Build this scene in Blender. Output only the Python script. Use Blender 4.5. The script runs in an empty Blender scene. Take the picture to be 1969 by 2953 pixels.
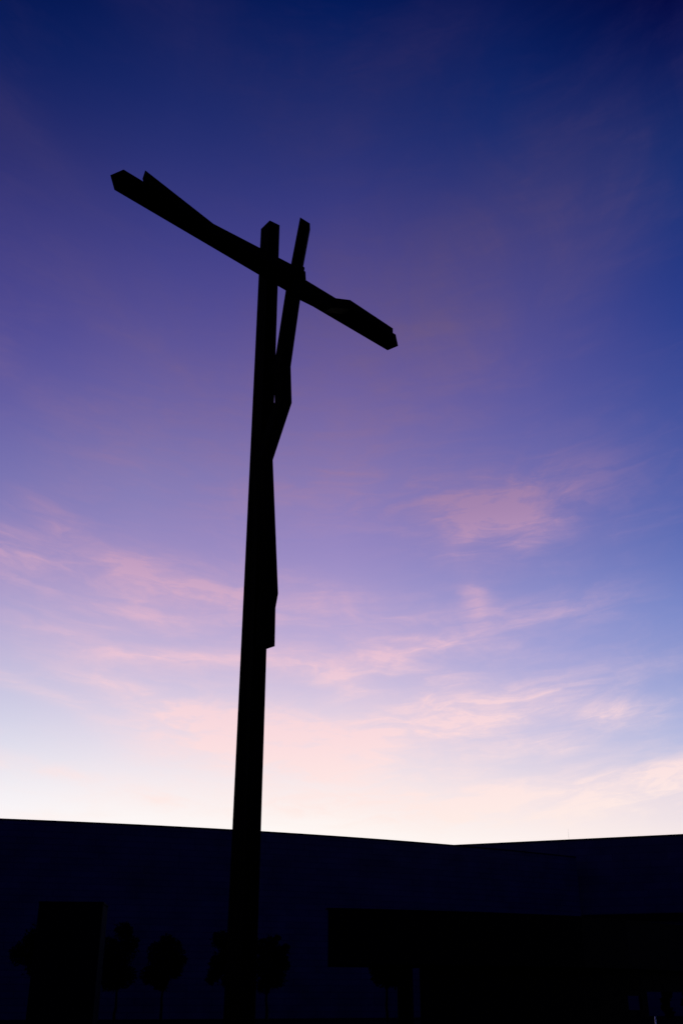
import bpy, bmesh, math, random
from mathutils import Vector, Matrix, Euler
C = bpy.context.scene
COL = C.collection
R = math.radians

# ------------------------------------------------------------------ camera
cam_d = bpy.data.cameras.new('camera'); cam = bpy.data.objects.new('camera', cam_d); COL.objects.link(cam)
cam_d.sensor_fit = 'VERTICAL'; cam_d.sensor_height = 36.0; cam_d.sensor_width = 24.0
cam_d.lens = 36.0 * 3000 / 2953
cam_d.clip_end = 20000; cam_d.clip_start = 0.05
cam.location = (0, 0, 1.6); cam.rotation_euler = (R(90 + 25.2), 0, 0)
C.camera = cam
C.view_settings.view_transform = 'Standard'; C.view_settings.look = 'None'
C.view_settings.exposure = 0; C.view_settings.gamma = 1
C.view_settings.use_curve_mapping = False

# ------------------------------------------------------------------ sky: dusk afterglow, colours by azimuth and elevation
# rows: (elevation deg, r, g, b) in linear light, one row list per azimuth from the afterglow (+Y)
AZ = [-24, -12, 0, 12, 24]
SKY = [
[ (0,0.9987,0.9639,0.9840),(5,0.9987,0.9639,0.9840),(7,0.9876,0.9520,0.9785),(9,0.9274,0.9063,0.9581),(11,0.7422,0.7752,0.8816),(13,0.5953,0.6398,0.8098),(15,0.5176,0.5260,0.7372),(17,0.4707,0.4407,0.6769),(19,0.3970,0.3530,0.6181),(21,0.2723,0.2474,0.5436),(23,0.2142,0.2050,0.4980),(25,0.1857,0.1735,0.4516),(27.5,0.1438,0.1317,0.3990),(30,0.0990,0.0916,0.3513),(33,0.0674,0.0642,0.2974),(36,0.0486,0.0483,0.2521),(39,0.0344,0.0368,0.2063),(42,0.0224,0.0263,0.1523),(45,0.0079,0.0174,0.1251),(48,0.0014,0.0111,0.0958),(51,0.0000,0.0051,0.0695),(54,0.0000,0.0034,0.0574),(60,0.0000,0.0034,0.0574) ],
[ (0,1.0057,0.9918,0.9621),(5,1.0057,0.9918,0.9621),(7,1.0007,0.9793,0.9548),(9,0.9813,0.9251,0.9220),(11,0.8699,0.8059,0.8648),(13,0.7501,0.6846,0.8121),(15,0.6407,0.5720,0.7576),(17,0.5523,0.4715,0.6963),(19,0.4757,0.3951,0.6469),(21,0.3811,0.3098,0.5852),(23,0.3092,0.2518,0.5352),(25,0.2527,0.2184,0.4927),(27.5,0.2043,0.1791,0.4372),(30,0.1493,0.1310,0.3918),(33,0.1032,0.0916,0.3407),(36,0.0738,0.0675,0.2936),(39,0.0510,0.0509,0.2462),(42,0.0300,0.0363,0.1946),(45,0.0144,0.0248,0.1545),(48,0.0050,0.0167,0.1243),(51,0.0004,0.0097,0.0904),(54,0.0000,0.0058,0.0699),(60,0.0000,0.0058,0.0699) ],
[ (0,1.0052,0.9906,0.9526),(5,1.0052,0.9906,0.9526),(7,1.0025,0.9747,0.9389),(9,0.9949,0.9087,0.8803),(11,0.9080,0.8010,0.8299),(13,0.8024,0.6900,0.7886),(15,0.6732,0.5746,0.7533),(17,0.5308,0.4518,0.6939),(19,0.4406,0.3711,0.6570),(21,0.3724,0.3057,0.5994),(23,0.3112,0.2490,0.5463),(25,0.2561,0.2121,0.5067),(27.5,0.2219,0.1824,0.4502),(30,0.1752,0.1409,0.4018),(33,0.1281,0.1006,0.3502),(36,0.0918,0.0760,0.3048),(39,0.0599,0.0552,0.2584),(42,0.0329,0.0395,0.2110),(45,0.0139,0.0270,0.1669),(48,0.0024,0.0177,0.1315),(51,0.0000,0.0100,0.0975),(54,0.0000,0.0061,0.0766),(60,0.0000,0.0061,0.0766) ],
[ (0,1.0445,0.9517,0.8883),(5,1.0445,0.9517,0.8883),(7,1.0135,0.9124,0.8704),(9,0.8977,0.7701,0.7982),(11,0.6967,0.6381,0.7769),(13,0.5383,0.5260,0.7575),(15,0.4445,0.4358,0.7143),(17,0.3496,0.3512,0.6650),(19,0.2780,0.2975,0.6239),(21,0.2287,0.2410,0.5565),(23,0.1896,0.1969,0.5026),(25,0.1644,0.1665,0.4641),(27.5,0.1386,0.1382,0.4199),(30,0.1101,0.1080,0.3692),(33,0.0818,0.0799,0.3177),(36,0.0581,0.0629,0.2755),(39,0.0417,0.0473,0.2301),(42,0.0175,0.0337,0.1892),(45,0.0048,0.0226,0.1524),(48,0.0002,0.0136,0.1163),(51,0.0000,0.0067,0.0778),(54,0.0000,0.0036,0.0558),(60,0.0000,0.0036,0.0558) ],
[ (0,0.9706,0.8409,0.8001),(5,0.9706,0.8409,0.8001),(7,0.9199,0.7977,0.7880),(9,0.6921,0.6262,0.7540),(11,0.4383,0.4953,0.7493),(13,0.2852,0.3860,0.7046),(15,0.2280,0.3099,0.6325),(17,0.1962,0.2661,0.5901),(19,0.1383,0.2156,0.5573),(21,0.0939,0.1566,0.4813),(23,0.0651,0.1233,0.4268),(25,0.0525,0.1033,0.3875),(27.5,0.0410,0.0819,0.3445),(30,0.0288,0.0659,0.3067),(33,0.0174,0.0475,0.2652),(36,0.0111,0.0362,0.2265),(39,0.0035,0.0291,0.1900),(42,0.0000,0.0227,0.1559),(45,0.0000,0.0109,0.1089),(48,0.0000,0.0030,0.0638),(51,0.0000,0.0003,0.0295),(54,0.0000,0.0001,0.0264),(60,0.0000,0.0001,0.0264) ],
]
CLOUD = [(0,1,.93,.82),(7,1,.88,.81),(9,1,.83,.79),(11,1,.78,.765),(13,.98,.71,.73),(15,.92,.66,.71),(17,.84,.56,.67),(19,.73,.47,.62),(21,.62,.39,.57),(23,.50,.31,.51),(25,.40,.245,.44),(28,.28,.175,.36),(32,.19,.125,.29),(36,.12,.085,.235),(42,.065,.05,.165),(48,.03,.025,.12),(60,.015,.012,.09)]
# wisps: (azimuth, elevation, half width, half height, tilt, strength), degrees
WISPS = [
 (8.6,25.0,4.8,2.1,-4,.72), (8.8,26.6,3.2,1.1,-8,.5), (9.8,24.5,3.6,.6,-12,.55), (6.2,24.8,2.4,.7,10,.45), (7.0,23.2,1.6,.9,26,.55), (10.8,23.0,2.2,.5,16,.45), (12.5,26,3.4,1.6,14,.35), (6,26,3,1.2,-20,.3),
 (-12.5,21.3,8.5,1.7,-6,.65), (-14.5,22.9,5,.6,-24,.5), (-18.6,21.5,2.2,1.0,-22,.6), (-12.8,21.7,2.2,.9,-8,.45), (-5.5,20.6,5,1.5,-4,.55), (-12,19.3,8,.9,-10,.4),
 (-8,17.1,5,.5,0,.8), (-14,17.6,6,.8,-12,.4), (2.0,17.4,4.0,.6,9,.85), (7,17.7,3.6,.5,-6,.55), (0,16.0,3.2,.9,-26,.75), (3.4,16.6,3.4,.7,-6,.5), (6,18.9,6,1.0,0,.2), (1.5,19.6,5,1.3,0,.35),
 (5,14.6,4.6,1.0,9,1.0), (10,14.6,5.5,.7,12,.75), (14.2,13.9,2.8,.8,-4,.9), (9,13.5,6,.55,6,.55),
 (10.5,12.3,2.4,.6,2,.85), (-6,12.7,5.5,1.6,-12,.95), (0,11.4,6,1.7,-3,.9), (-1,13.6,5.5,1.1,-4,.65), (-9.5,14.2,4,.6,-24,.5),
 (-16.5,14.8,3.8,.38,-16,.65), (-12,15.2,6,.7,-12,.35), (-17.8,11.4,1.4,.42,-4,.85), (-15.5,10.8,2.5,.35,-4,.55), (12,9.4,9,1.1,2,.95), (4,9.8,8,1.1,1,.8), (15.5,10.4,4,.9,4,.3), (-10,9.6,6,.8,-4,.5), (17,10.6,3,.6,14,.6), (-17,8.4,5,.4,0,.4),
 (7.8,20.2,.8,1.6,18,.55), (12,19.4,4,.8,8,.35), (9,40,14,3.8,18,.75), (-24,44,9,1.2,-28,.3), (2,32,9,4,12,.45), (5,35,3,1.2,8,.35), (-10,30,10,4,-10,.3), (14,37,9,2.5,25,.35), (-1,26.5,6,2.5,0,.5), (-18,30,8,1,-28,.25), (-12,50,9,3,-20,.4), (5,48,9,3,14,.45), (-16,36,9,2.5,-24,.3)]
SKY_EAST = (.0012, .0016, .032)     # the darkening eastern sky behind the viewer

w = bpy.data.worlds.new('World'); C.world = w; w.use_nodes = True
nt = w.node_tree; nt.nodes.clear(); N = nt.nodes; LK = nt.links
def sock(i, v):
    if hasattr(v, 'is_output'): LK.new(v, i)
    else: i.default_value = v
def mth(op, a, b=0.0, c=0.0, clamp=False):
    n = N.new('ShaderNodeMath'); n.operation = op; n.use_clamp = clamp
    sock(n.inputs[0], a); sock(n.inputs[1], b); sock(n.inputs[2], c); return n.outputs[0]
def mapr(v, a, b, lo=0.0, hi=1.0, kind='LINEAR'):
    n = N.new('ShaderNodeMapRange'); n.interpolation_type = kind; n.clamp = True
    sock(n.inputs[0], v)
    for i, x in zip((1, 2, 3, 4), (a, b, lo, hi)): n.inputs[i].default_value = x
    return n.outputs[0]
def mixc(f, a, b):
    n = N.new('ShaderNodeMix'); n.data_type = 'RGBA'; sock(n.inputs[0], f); sock(n.inputs[6], a); sock(n.inputs[7], b); return n.outputs[2]
def ramp(v, rows):
    n = N.new('ShaderNodeValToRGB'); cr = n.color_ramp; cr.interpolation = 'B_SPLINE'
    while len(cr.elements) < len(rows): cr.elements.new(0.5)
    for e, r in zip(cr.elements, rows): e.position = r[0] / 60.0; e.color = (max(0, r[1]), max(0, r[2]), max(0, r[3]), 1)
    sock(n.inputs[0], v); return n.outputs[0]
tc = N.new('ShaderNodeTexCoord'); sx = N.new('ShaderNodeSeparateXYZ'); LK.new(tc.outputs['Generated'], sx.inputs[0])
dx, dy, dz = sx.outputs
DEG = 57.29578
az = mth('MULTIPLY', mth('ARCTAN2', dx, dy), DEG)
el = mth('MULTIPLY', mth('ARCSINE', dz), DEG)
elp = mth('DIVIDE', mth('MAXIMUM', el, 0.0), 60.0)
base = ramp(elp, SKY[0])
for k in range(1, 5):
    base = mixc(mapr(az, AZ[k-1], AZ[k]), base, ramp(elp, SKY[k]))
# wispy cirrus on a high flat layer
h = mth('ADD', mth('MAXIMUM', dz, 0.0), 0.13)
cb = N.new('ShaderNodeCombineXYZ'); LK.new(mth('DIVIDE', dx, h), cb.inputs[0]); LK.new(mth('DIVIDE', dy, h), cb.inputs[1])
def noise(scale, detail, rough, dist, stretch, rot=0.0, off=(0, 0, 0), vec=None):
    mp = N.new('ShaderNodeMapping'); mp.inputs['Scale'].default_value = stretch; mp.inputs['Rotation'].default_value = (0, 0, R(rot)); mp.inputs['Location'].default_value = off
    LK.new(vec or cb.outputs[0], mp.inputs[0])
    n = N.new('ShaderNodeTexNoise'); n.inputs['Scale'].default_value = scale; n.inputs['Detail'].default_value = detail
    n.inputs['Roughness'].default_value = rough; n.inputs['Distortion'].default_value = dist
    LK.new(mp.outputs[0], n.inputs[0]); return n
# streaks lie in long shallow arcs that rise away from the afterglow on both sides
va = mth('SUBTRACT', el, mth('MULTIPLY', mth('MULTIPLY', az, az), .0045))
cs = N.new('ShaderNodeCombineXYZ'); LK.new(mth('MULTIPLY', az, .13), cs.inputs[0]); LK.new(mth('MULTIPLY', va, .42), cs.inputs[1])
wn = noise(.9, 4, .55, 0, (1, 1, 1), 0, (5.2, .3, 0), cs.outputs[0])
wv = N.new('ShaderNodeVectorMath'); wv.operation = 'MULTIPLY_ADD'; LK.new(wn.outputs['Color'], wv.inputs[0]); wv.inputs[1].default_value = (1.5, .95, 0); LK.new(cs.outputs[0], wv.inputs[2])
n1 = noise(1.0, 10, .58, .35, (1, 1, 1), 0, (3.1, 1.7, 0), wv.outputs[0]).outputs['Fac']
n2 = noise(2.6, 8, .62, .5, (.75, 1.3, 1), 8, (.4, 7.3, 0), wv.outputs[0]).outputs['Fac']
n3 = noise(1.6, 7, .6, .6, (1.2, .8, 1), 12, (8.1, 2.2, 0)).outputs['Fac']
n4 = noise(5.5, 7, .62, .9, (1.1, .8, 1), -10, (2.4, 4.1, 0)).outputs['Fac']
nn = mth('ADD', mth('ADD', mth('MULTIPLY', n1, .42), mth('MULTIPLY', n2, .26)), mth('ADD', mth('MULTIPLY', n3, .16), mth('MULTIPLY', n4, .16)))
tex = mapr(nn, .39, .62, 0, 1, 'SMOOTHSTEP')
fine = mapr(mth('ADD', mth('MULTIPLY', n2, .6), mth('MULTIPLY', n4, .4)), .36, .66, .6, 1.25, 'SMOOTHSTEP')
tex = mth('MULTIPLY', tex, fine)
soft = mapr(mth('ADD', mth('MULTIPLY', n3, .6), mth('MULTIPLY', n4, .4)), .34, .66, 0, 1, 'SMOOTHSTEP')
tot = None
for (a0, e0, sa, se, rot, amp) in WISPS:
    u = mth('SUBTRACT', az, a0); v = mth('SUBTRACT', el, e0)
    c_, s_ = math.cos(R(rot)), math.sin(R(rot))
    p = mth('ADD', mth('MULTIPLY', u, c_ / sa), mth('MULTIPLY', v, s_ / sa))
    q = mth('ADD', mth('MULTIPLY', u, -s_ / se), mth('MULTIPLY', v, c_ / se))
    g = mth('MULTIPLY', mth('EXPONENT', mth('MULTIPLY', mth('ADD', mth('MULTIPLY', p, p), mth('MULTIPLY', q, q)), -1.0)), amp)
    tot = g if tot is None else mth('ADD', tot, g)
crisp = mapr(el, 25, 36, .9, .15, 'SMOOTHSTEP')      # the highest veils are smooth
texm = mth('ADD', mth('MULTIPLY', tex, crisp), mth('MULTIPLY', mth('SUBTRACT', 1.0, crisp), mth('ADD', mth('MULTIPLY', soft, .7), .2)))
cm = mth('MULTIPLY', mth('MULTIPLY', tot, 1.1), mth('ADD', mth('MULTIPLY', texm, .83), .17))
cm = mth('ADD', cm, mth('MULTIPLY', mth('MULTIPLY', tex, soft), .13))
cm = mth('MINIMUM', cm, .92)
sky = mixc(cm, base, ramp(elp, CLOUD))
# away from the afterglow the sky falls to a deep blue
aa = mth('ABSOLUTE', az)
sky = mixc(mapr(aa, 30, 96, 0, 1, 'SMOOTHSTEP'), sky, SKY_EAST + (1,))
sky = mixc(mapr(el, 55, 80), sky, (.0016, .004, .035, 1))
bg = N.new('ShaderNodeBackground'); LK.new(sky, bg.inputs[0]); bg.inputs[1].default_value = 1.0
nk = N.new('ShaderNodeTexSky'); nk.sky_type = 'NISHITA'; nk.sun_disc = False; nk.sun_elevation = R(-2); nk.sun_rotation = 0.0
bg2 = N.new('ShaderNodeBackground'); LK.new(nk.outputs[0], bg2.inputs[0]); bg2.inputs[1].default_value = .001
ad = N.new('ShaderNodeAddShader'); LK.new(bg.outputs[0], ad.inputs[0]); LK.new(bg2.outputs[0], ad.inputs[1])
wo = N.new('ShaderNodeOutputWorld'); LK.new(ad.outputs[0], wo.inputs[0])

# the sun has just set behind the church: only a trace of direct light, from below the roofs
sd = bpy.data.lights.new('sun', 'SUN'); sd.energy = .02; sd.angle = R(.5); sd.color = (1, .8, .65)
so = bpy.data.objects.new('sun', sd); COL.objects.link(so); so.location = (0, 400, 60); so.rotation_euler = (R(-88.5), 0, 0)

# ------------------------------------------------------------------ helpers
def obj(name, bm, m, parent=None, smooth=False):
    me = bpy.data.meshes.new(name); bmesh.ops.recalc_face_normals(bm, faces=bm.faces[:]); bm.to_mesh(me); bm.free()
    if m: me.materials.append(m)
    if smooth:
        for p in me.polygons: p.use_smooth = True
    o = bpy.data.objects.new(name, me); COL.objects.link(o)
    if parent: o.parent = parent
    return o
def thing(name, loc=(0, 0, 0), rotz=0.0):
    o = bpy.data.objects.new(name, None); COL.objects.link(o); o.location = loc; o.rotation_euler = (0, 0, rotz); o.empty_display_size = .5; return o
def tag(o, label, cat, group=None):
    o['label'] = label; o['category'] = cat
    if group: o['group'] = group
    return o
def struct(o): o['kind'] = 'structure'; return o
def hexa(bm, b, t):
    """solid from a bottom loop and a top loop of points"""
    vb = [bm.verts.new(p) for p in b]; vt = [bm.verts.new(p) for p in t]; n = len(b)
    bm.faces.new(vb[::-1]); bm.faces.new(vt)
    for i in range(n): bm.faces.new((vb[i], vb[(i+1) % n], vt[(i+1) % n], vt[i]))
def box(bm, x0, x1, y0, y1, z0, z1):
    hexa(bm, [(x0,y0,z0),(x1,y0,z0),(x1,y1,z0),(x0,y1,z0)], [(x0,y0,z1),(x1,y0,z1),(x1,y1,z1),(x0,y1,z1)])
def bevel(bm, w, seg=1):
    bmesh.ops.bevel(bm, geom=bm.edges[:], offset=w, segments=seg, affect='EDGES', profile=.5)
def ribbon(bm, front, back, z0, z1):
    """wall along a polyline: front and back point lists (x, y)"""
    n = len(front); f0, f1, b0, b1 = ([bm.verts.new((p[0], p[1], z)) for p in L] for L, z in ((front,z0),(front,z1),(back,z0),(back,z1)))
    for i in range(n-1):
        bm.faces.new((f0[i], f0[i+1], f1[i+1], f1[i])); bm.faces.new((b0[i+1], b0[i], b1[i], b1[i+1]))
        bm.faces.new((f1[i], f1[i+1], b1[i+1], b1[i])); bm.faces.new((f0[i+1], f0[i], b0[i], b0[i+1]))
    bm.faces.new((f0[0], f1[0], b1[0], b0[0])); bm.faces.new((f0[-1], b0[-1], b1[-1], f1[-1]))
def bar(bm, pts, ws, depth=.5, ends=((0,0),(0,0)), across=(0, 1, 0)):
    """square steel bar along a bent centre line lying roughly in the local xz plane, mitred at the bends"""
    P = [Vector(p) for p in pts]; n = len(P); Y = Vector(across); rings = []
    for i in range(n):
        t0 = (P[i]-P[i-1]).normalized() if i else (P[1]-P[0]).normalized()
        t1 = (P[i+1]-P[i]).normalized() if i < n-1 else t0
        m = (t0+t1).normalized(); wv = m.cross(Y).normalized(); k = 1/max(.5, m.dot(t0))
        hw = ws[i]/2*k; hd = depth/2
        r = [P[i]+wv*hw-Y*hd, P[i]+wv*hw+Y*hd, P[i]-wv*hw+Y*hd, P[i]-wv*hw-Y*hd]
        if i in (0, n-1):                                   # slanted end cuts: shift along the bar
            a, b = ends[0 if i == 0 else 1]
            r = [r[0]+m*(a-b), r[1]+m*(a+b), r[2]+m*(-a+b), r[3]+m*(-a-b)]
        rings.append([bm.verts.new(q) for q in r])
    for A, B in zip(rings, rings[1:]):
        for j in range(4): bm.faces.new((A[j], A[(j+1) % 4], B[(j+1) % 4], B[j]))
    bm.faces.new(rings[0][::-1]); bm.faces.new(rings[-1])

# ------------------------------------------------------------------ materials
def mat(name, col, rough=.8, var=.25, scale=3.0, bump=.15, metal=0.0, spec=.25):
    m = bpy.data.materials.new(name); m.use_nodes = True; t = m.node_tree; b = t.nodes['Principled BSDF']
    tcn = t.nodes.new('ShaderNodeTexCoord'); n = t.nodes.new('ShaderNodeTexNoise'); n.inputs['Scale'].default_value = scale; n.inputs['Detail'].default_value = 7; n.inputs['Roughness'].default_value = .62
    t.links.new(tcn.outputs['Object'], n.inputs['Vector'])
    cr = t.nodes.new('ShaderNodeValToRGB'); cr.color_ramp.elements[0].position = .3; cr.color_ramp.elements[1].position = .72
    cr.color_ramp.elements[0].color = tuple(c*(1-var) for c in col)+(1,); cr.color_ramp.elements[1].color = tuple(c*(1+var) for c in col)+(1,)
    t.links.new(n.outputs['Fac'], cr.inputs[0]); t.links.new(cr.outputs[0], b.inputs['Base Color'])
    bp = t.nodes.new('ShaderNodeBump'); bp.inputs['Strength'].default_value = bump; bp.inputs['Distance'].default_value = .05
    t.links.new(n.outputs['Fac'], bp.inputs['Height']); t.links.new(bp.outputs[0], b.inputs['Normal'])
    b.inputs['Roughness'].default_value = rough; b.inputs['Metallic'].default_value = metal; b.inputs['Specular IOR Level'].default_value = spec
    return m
def stone(name, col, bw, bh):
    """coursed ashlar laid by wall length (u) and height"""
    m = bpy.data.materials.new(name); m.use_nodes = True; t = m.node_tree; b = t.nodes['Principled BSDF']
    uv = t.nodes.new('ShaderNodeUVMap'); uv.uv_map = 'wall'
    br = t.nodes.new('ShaderNodeTexBrick'); br.offset = .37; br.squash = 1.6; br.squash_frequency = 3
    t.links.new(uv.outputs[0], br.inputs['Vector'])
    br.inputs['Scale'].default_value = 1; br.inputs['Brick Width'].default_value = bw; br.inputs['Row Height'].default_value = bh
    br.inputs['Mortar Size'].default_value = .035; br.inputs['Mortar Smooth'].default_value = .3; br.inputs['Bias'].default_value = 0
    br.inputs['Color1'].default_value = tuple(c*.90 for c in col)+(1,); br.inputs['Color2'].default_value = tuple(c*1.06 for c in col)+(1,)
    br.inputs['Mortar'].default_value = tuple(c*.6 for c in col)+(1,)
    n = t.nodes.new('ShaderNodeTexNoise'); n.inputs['Scale'].default_value = .35; n.inputs['Detail'].default_value = 8; t.links.new(uv.outputs[0], n.inputs['Vector'])
    mr = t.nodes.new('ShaderNodeMapRange'); mr.inputs[1].default_value = .3; mr.inputs[2].default_value = .7; mr.inputs[3].default_value = .75; mr.inputs[4].default_value = 1.15
    t.links.new(n.outputs['Fac'], mr.inputs[0])
    mx = t.nodes.new('ShaderNodeMix'); mx.data_type = 'RGBA'; mx.blend_type = 'MULTIPLY'; mx.inputs[0].default_value = 1
    t.links.new(br.outputs['Color'], mx.inputs[6]); t.links.new(mr.outputs[0], mx.inputs[7]); t.links.new(mx.outputs[2], b.inputs['Base Color'])
    bp = t.nodes.new('ShaderNodeBump'); bp.inputs['Strength'].default_value = .4; bp.inputs['Distance'].default_value = .03; bp.invert = True
    t.links.new(br.outputs['Fac'], bp.inputs['Height']); t.links.new(bp.outputs[0], b.inputs['Normal'])
    b.inputs['Roughness'].default_value = .85; b.inputs['Specular IOR Level'].default_value = .2
    return m
def wall_uv(o):
    """u = distance along the wall, v = height, in metres"""
    me = o.data; uvl = me.uv_layers.new(name='wall')
    for p in me.polygons:
        nrm = p.normal; tx, ty = -nrm.y, nrm.x; l = math.hypot(tx, ty) or 1
        for li in p.loop_indices:
            co = me.vertices[me.loops[li].vertex_index].co
            u = math.atan2(co.x+80.9, 289.9-co.y)*186 if o.name.startswith('drum') else co.x*tx/l+co.y*ty/l
            uvl.data[li].uv = (u, co.z)
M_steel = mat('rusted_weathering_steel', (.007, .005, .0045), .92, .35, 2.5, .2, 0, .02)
M_stone = stone('pale_limestone', (.46, .43, .40), 2.6, .62)
M_stone2 = stone('smooth_limestone', (.46, .43, .40), 3.4, .9)
M_roofing = mat('dark_roofing', (.06, .06, .06), .9, .2, .5)
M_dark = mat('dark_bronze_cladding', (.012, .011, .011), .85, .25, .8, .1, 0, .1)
M_pave = mat('dark_paving', (.018, .0175, .017), .95, .3, .6, .2, 0, .04)
M_bark = mat('dark_bark', (.025, .018, .013), .9, .3, 9, .5, 0, .1)
M_leaf = mat('dark_leaves', (.022, .030, .012), .8, .4, 4, .05, 0, .1)
M_inox = mat('brushed_steel', (.75, .75, .76), .18, .05, 30, .02, 1.0, .5)
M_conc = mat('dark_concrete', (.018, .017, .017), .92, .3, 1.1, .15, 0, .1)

# ------------------------------------------------------------------ ground
bm = bmesh.new()
for rr in (1,):
    vs = [bm.verts.new((6000*math.cos(2*math.pi*k/48), 6000*math.sin(2*math.pi*k/48), 0)) for k in range(48)]; bm.faces.new(vs)
struct(obj('ground', bm, M_pave))

# ------------------------------------------------------------------ church: curved drum, angled wing behind it
church = tag(thing('church', (-80, 200, 0)), 'long low stone church with a flat roofline dipping where two walls meet', 'church')
def chpart(name, bm, m, parent=church):
    o = obj(name, bm, m); o.parent = parent; o.matrix_parent_inverse = Matrix.Translation((80, -200, 0)) if parent is church else parent.matrix_parent_inverse
    return o
cx, cy, r = -80.874, 289.888, 186.379
angs = [a for a in [math.atan2(140.1-cy, 30.2-cx) - k*R(1.0) for k in range(60)]]
fr = [(cx+r*math.cos(a), cy+r*math.sin(a)) for a in angs]
bk = [(cx+(r-1.2)*math.cos(a), cy+(r-1.2)*math.sin(a)) for a in angs]
bm = bmesh.new(); ribbon(bm, fr, bk, -.3, 18.35); o = chpart('drum_wall', bm, M_stone); wall_uv(o)
bm = bmesh.new()
fr2 = [(cx+(r+.05)*math.cos(a), cy+(r+.05)*math.sin(a)) for a in angs]; ribbon(bm, fr2, bk, 18.352, 18.5); chpart('drum_coping', bm, M_roofing)
bm = bmesh.new(); vs = [bm.verts.new((p[0], p[1], 17.9)) for p in bk]+[bm.verts.new((cx, cy, 17.9))]; bm.faces.new(vs); chpart('roof', bm, M_roofing)
# the taller wing: its face runs towards the viewer on the right
def lerp2(a, b, s): return (a[0]+(b[0]-a[0])*s, a[1]+(b[1]-a[1])*s)
pw0, pw1 = (0.0, 153.7), (76.0, 126.3)
dxy = Vector((pw1[0]-pw0[0], pw1[1]-pw0[1])).normalized(); nb = Vector((-dxy.y, dxy.x))
fw = [lerp2(pw0, pw1, s/10) for s in range(11)]; bw_ = [(p[0]+nb.x*1.4, p[1]+nb.y*1.4) for p in fw]
bm = bmesh.new(); ribbon(bm, fw, bw_, -.3, 20.82); o = chpart('wing_wall', bm, M_stone2); wall_uv(o)
fw2 = [(p[0]-nb.x*.05, p[1]-nb.y*.05) for p in fw]
bm = bmesh.new(); ribbon(bm, fw2, bw_, 20.822, 21.0); chpart('wing_coping', bm, M_roofing)
bm = bmesh.new(); vs = [bm.verts.new((p[0], p[1], 20.4)) for p in [bw_[0], bw_[-1], (bw_[-1][0]+nb.x*40, bw_[-1][1]+nb.y*40), (bw_[0][0]+nb.x*40, bw_[0][1]+nb.y*40)]]; bm.faces.new(vs); chpart('roof', bm, M_roofing)
fl = [lerp2(pw0, pw1, s) for s in (.40, .55, .75, 1.0)]
bm = bmesh.new(); ribbon(bm, [(p[0]-nb.x*1.1, p[1]-nb.y*1.1) for p in fl], [(p[0]-nb.x*.004, p[1]-nb.y*.004) for p in fl], 10.75, 11.55); chpart('lintel', bm, M_dark)
bm = bmesh.new(); bmesh.ops.create_cone(bm, cap_ends=True, segments=8, radius1=.010, radius2=.005, depth=1.5, matrix=Matrix.Translation((30.04, 142.95, 21.6))); chpart('lightning_rod', bm, M_dark)

# ------------------------------------------------------------------ entrance pavilion with a deep flat roof
pav = tag(thing('entrance_pavilion', (12, 90, 0)), 'black pavilion with a deep flat roof slab in front of the church, at the right', 'pavilion')
PI_ = Matrix.Translation((-12, -90, 0))
def pvpart(name, bm, m): o = obj(name, bm, m); o.parent = pav; o.matrix_parent_inverse = PI_; return o
front = [(-1.01,83.78),(2.5,84.75),(6.03,85.95),(9.5,87.3),(12.9,88.8),(16.4,90.4),(19.8,92.3),(24.4,96.1),(31.8,103.9),(38,111.5)]
back = [(p[0]-.02*(i+1)-.3*i, p[1]+7.5) for i, p in enumerate(front)]; back[0] = (-1.1, 91.3)
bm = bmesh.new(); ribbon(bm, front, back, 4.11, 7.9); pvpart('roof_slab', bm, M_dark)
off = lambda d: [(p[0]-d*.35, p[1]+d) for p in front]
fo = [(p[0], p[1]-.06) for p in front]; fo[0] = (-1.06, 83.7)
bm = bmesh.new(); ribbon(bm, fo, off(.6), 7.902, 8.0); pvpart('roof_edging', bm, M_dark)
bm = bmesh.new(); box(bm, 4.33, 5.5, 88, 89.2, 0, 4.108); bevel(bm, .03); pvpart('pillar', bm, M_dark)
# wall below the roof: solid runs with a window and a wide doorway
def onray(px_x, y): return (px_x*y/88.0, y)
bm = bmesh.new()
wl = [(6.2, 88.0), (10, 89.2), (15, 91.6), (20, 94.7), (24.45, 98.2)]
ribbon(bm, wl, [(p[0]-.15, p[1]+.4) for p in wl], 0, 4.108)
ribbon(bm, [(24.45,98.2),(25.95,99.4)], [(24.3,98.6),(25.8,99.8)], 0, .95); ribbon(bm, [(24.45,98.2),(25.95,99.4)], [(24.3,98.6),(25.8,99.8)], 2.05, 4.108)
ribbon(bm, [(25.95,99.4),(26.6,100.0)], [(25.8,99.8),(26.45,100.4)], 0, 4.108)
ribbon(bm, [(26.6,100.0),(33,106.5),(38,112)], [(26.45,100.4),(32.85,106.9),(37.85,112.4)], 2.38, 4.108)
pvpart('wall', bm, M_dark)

# ------------------------------------------------------------------ slab tower on the left
tw = tag(thing('slab_tower', (-19.07, 78.3, 0), math.atan2(.423, 4.437)), 'plain black upright slab tower at the left, with trees behind it', 'tower')
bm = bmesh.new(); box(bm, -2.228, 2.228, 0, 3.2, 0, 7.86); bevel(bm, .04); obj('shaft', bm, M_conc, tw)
bm = bmesh.new(); box(bm, -2.26, 2.26, -.03, 3.23, 7.862, 8.0); bevel(bm, .02); obj('cap', bm, M_conc, tw)

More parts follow.
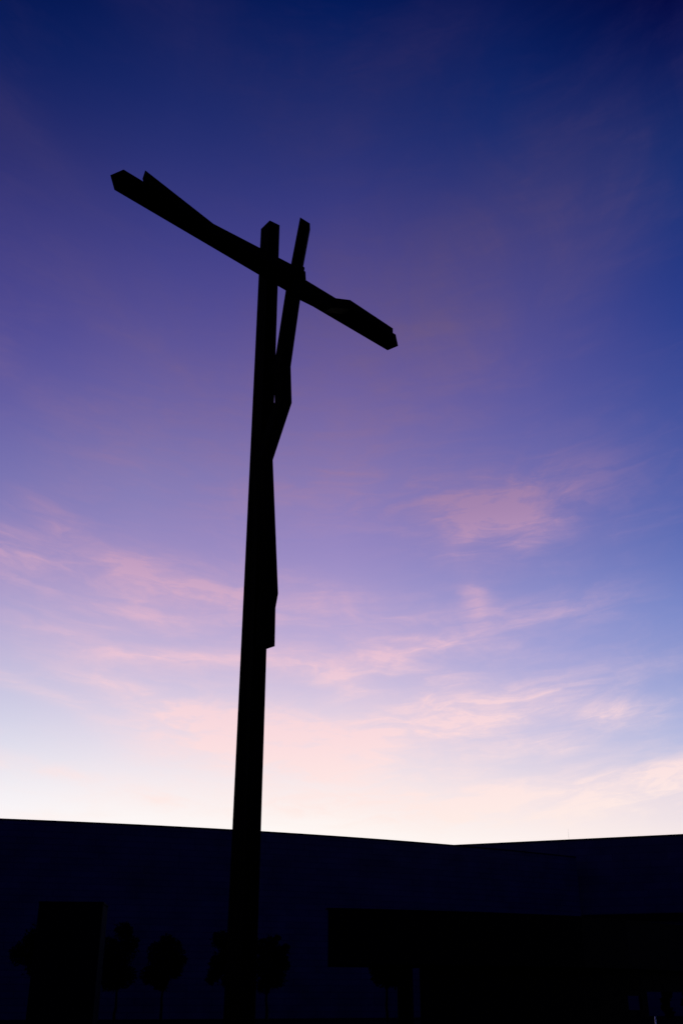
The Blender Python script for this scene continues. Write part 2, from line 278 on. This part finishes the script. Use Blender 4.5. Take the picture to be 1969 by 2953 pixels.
# ------------------------------------------------------------------ the great cross
# local x runs along the beam, local -y is the front that carries the figure
cross = tag(thing('crucifix', (-3.2865, 37.9027, 0), R(44.933)), 'towering rusted steel crucifix with a slanting beam and an angular bent figure', 'crucifix')
B0 = (-8.352, -.33)
def cp(a, o): return (a+B0[0], -(o+B0[1]) - .66)          # (along, outward) measured from the beam's back edge -> local
def cpt(a, o): return (a-8.352, -(o+.33))
bm = bmesh.new()
k = [(8.03,.0),(8.13,-.742),(8.66,-.66),(8.578,.078)]
kb = [(8.0,.0),(7.99,-.82),(8.66,-.74),(8.62,.08)]
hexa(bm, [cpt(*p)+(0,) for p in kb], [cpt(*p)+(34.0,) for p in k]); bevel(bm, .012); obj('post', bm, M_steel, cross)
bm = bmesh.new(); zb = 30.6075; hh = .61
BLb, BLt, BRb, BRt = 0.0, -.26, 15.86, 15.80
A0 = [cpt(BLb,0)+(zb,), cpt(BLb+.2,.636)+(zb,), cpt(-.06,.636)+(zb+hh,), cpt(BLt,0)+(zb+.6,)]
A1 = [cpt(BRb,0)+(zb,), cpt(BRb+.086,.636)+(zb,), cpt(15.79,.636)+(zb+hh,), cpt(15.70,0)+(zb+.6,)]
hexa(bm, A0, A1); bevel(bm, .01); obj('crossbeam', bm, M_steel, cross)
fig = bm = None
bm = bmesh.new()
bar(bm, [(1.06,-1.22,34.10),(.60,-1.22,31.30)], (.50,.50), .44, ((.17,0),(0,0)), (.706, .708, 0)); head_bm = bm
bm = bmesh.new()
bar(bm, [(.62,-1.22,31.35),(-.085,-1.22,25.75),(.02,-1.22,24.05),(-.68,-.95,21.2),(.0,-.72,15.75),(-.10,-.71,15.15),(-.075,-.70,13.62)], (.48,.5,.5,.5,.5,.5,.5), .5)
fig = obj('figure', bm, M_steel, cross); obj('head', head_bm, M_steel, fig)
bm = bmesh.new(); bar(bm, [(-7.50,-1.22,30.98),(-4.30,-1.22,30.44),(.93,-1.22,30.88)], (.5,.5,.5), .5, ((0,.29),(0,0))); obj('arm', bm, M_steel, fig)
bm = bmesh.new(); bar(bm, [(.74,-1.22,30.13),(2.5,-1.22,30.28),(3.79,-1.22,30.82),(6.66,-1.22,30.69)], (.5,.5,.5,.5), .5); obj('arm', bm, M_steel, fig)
bm = bmesh.new(); box(bm, -1.3, 1.3, -1.3, 1.3, .002, .35); bevel(bm, .03); obj('plinth', bm, M_conc, cross)

# ------------------------------------------------------------------ trees
def tree(label, x, y, clumps, seed, trunk_h, n_leaf=520, kind='young_tree', group='small trees along the church wall'):
    """clumps: (dx, dy, z, radius)"""
    rnd = random.Random(seed); t = tag(thing(kind, (x, y, 0)), label, 'tree', group)
    bm = bmesh.new()
    def limb(p, q, r0, r1, seg=7, parts=4, wob=.06):
        p, q = Vector(p), Vector(q); rings = []
        for i in range(parts+1):
            s = i/parts; c = p.lerp(q, s)+Vector((rnd.uniform(-wob,wob), rnd.uniform(-wob,wob), 0))*(0 < i < parts); rr = r0+(r1-r0)*s
            rings.append([bm.verts.new(c+Vector((rr*math.cos(6.283*j/seg), rr*math.sin(6.283*j/seg), 0))) for j in range(seg)])
        for A, B in zip(rings, rings[1:]):
            for j in range(seg): bm.faces.new((A[j], A[(j+1) % seg], B[(j+1) % seg], B[j]))
        bm.faces.new(rings[-1])
    limb((0,0,0), (0,0,trunk_h), .13, .09)
    for (dx_, dy_, z, rr) in clumps: limb((0,0,trunk_h-.15), (dx_*.8, dy_*.8, z), .06, .015, 5, 3)
    obj('trunk', bm, M_bark, t, True)
    bm = bmesh.new()
    for (dx_, dy_, z, rr) in clumps:
        for i in range(int(n_leaf*rr*rr)):
            while True:
                v = Vector((rnd.uniform(-1,1), rnd.uniform(-1,1), rnd.uniform(-1,1)))
                if v.length < 1: break
            v *= rr*(.75+.25*rnd.random())*(1.25 if rnd.random() < .16 else 1)
            c = Vector((dx_, dy_, z))+Vector((v.x, v.y, v.z*.9))
            a = Vector((rnd.gauss(0,1), rnd.gauss(0,1), rnd.gauss(0,1))).normalized(); b = a.orthogonal().normalized(); b = Matrix.Rotation(rnd.uniform(0,6.28), 3, a) @ b
            l, w_ = rnd.uniform(.12,.24), rnd.uniform(.05,.10)
            e = a.cross(b)
            bm.faces.new([bm.verts.new(c-a*l), bm.verts.new(c+b*w_), bm.verts.new(c+a*l), bm.verts.new(c-b*w_)])
    obj('crown', bm, M_leaf, t)
    return t
tree('wide dark tree half hidden behind the slab tower', -26.8, 100, [(-1.5,0,5.4,1.15),(-.4,.5,6.6,1.3),(.8,0,7.2,1.1),(.2,.3,4.6,1.5),(1.4,0,5.2,1.6),(2.6,.2,6.2,1.4),(.9,-.4,3.4,1.2),(2.3,0,3.6,1.2)], 1, 2.8)
tree('tall narrow dark tree just right of the slab tower', -19.6, 100, [(.2,0,7.3,.9),(.8,.3,6.3,.85),(-1.0,.2,6.1,.9),(0,0,5.4,1.35),(-.5,-.3,4.2,1.35),(.5,.2,3.6,1.2),(-.9,.2,5,1.0),(-.6,0,3.2,1.0)], 2, 2.4)
tree('small round dark tree midway between the slab tower and the cross', -15.6, 100, [(.1,0,6.5,.7),(.5,.2,5.8,1.1),(-.7,0,5.6,.95),(.9,.2,4.9,1.0),(-.2,-.3,4.6,1.3),(-1.1,0,3.7,.95),(-.3,.3,3.2,.9),(.8,0,4.1,.9),(1.6,0,5.0,.45)], 3, 2.4)
tree('dark tree showing just left of the cross post', -9.9, 100, [(-.8,0,6.6,.9),(0,.3,6.0,1.2),(.4,0,4.9,1.4),(-.9,.2,4.7,1.0),(-1.2,0,3.8,.75),(-1.5,0,3.4,.55),(.3,-.3,3.6,1.2)], 4, 2.6)
tree('dark leafy tree with upswept shoots right of the cross post', -6.5, 100, [(-.5,0,5.9,.95),(.3,.2,6.4,.6),(.8,0,6.7,.35),(.9,.1,5.3,1.0),(1.6,0,5.9,.4),(1.2,.2,4.6,.85),(0,-.3,4.3,1.3),(.7,.2,3.4,.95),(-.2,0,2.9,.85),(.2,.1,5.2,1.1)], 5, 2.2)
tree('dark tree with its crown tucked under the pavilion roof', 3.95, 100, [(0,0,4.9,1.2),(-.8,.2,4.3,.9),(.9,0,4.4,.95),(.1,-.3,3.5,1.0),(-.6,0,3.5,.8),(.7,.2,3.4,.75)], 6, 2.6)
def shrub(label, x, y, clumps, seed): return tree(label, x, y, clumps, seed, clumps[0][2]*.6, 900, 'shrub', 'dark shrubs in the doorway')
shrub('slim dark shrub at the left side of the pavilion doorway', 32.4, 115, [(0,0,1.7,.55),(.15,0,2.3,.55),(-.1,0,1.1,.5),(.25,.1,.6,.5)], 7)
shrub('dark shrub at the far right edge beyond the pavilion doorway', 34.6, 115, [(0,0,2.3,.5),(-.1,.1,1.5,.6),(.1,0,.8,.6)], 8)
# ------------------------------------------------------------------ slender steel pole at the lower right
bl = tag(thing('steel_pole', (6.77, 25, 0)), 'thin shiny steel pole at the lower right corner', 'pole')
bm = bmesh.new(); bmesh.ops.create_cone(bm, cap_ends=True, segments=20, radius1=.022, radius2=.012, depth=1.27, matrix=Matrix.Translation((0,0,.675))); obj('shaft', bm, M_inox, bl, True)
bm = bmesh.new(); bmesh.ops.create_cone(bm, cap_ends=True, segments=20, radius1=.06, radius2=.05, depth=.038, matrix=Matrix.Translation((0,0,.021))); obj('foot', bm, M_inox, bl)
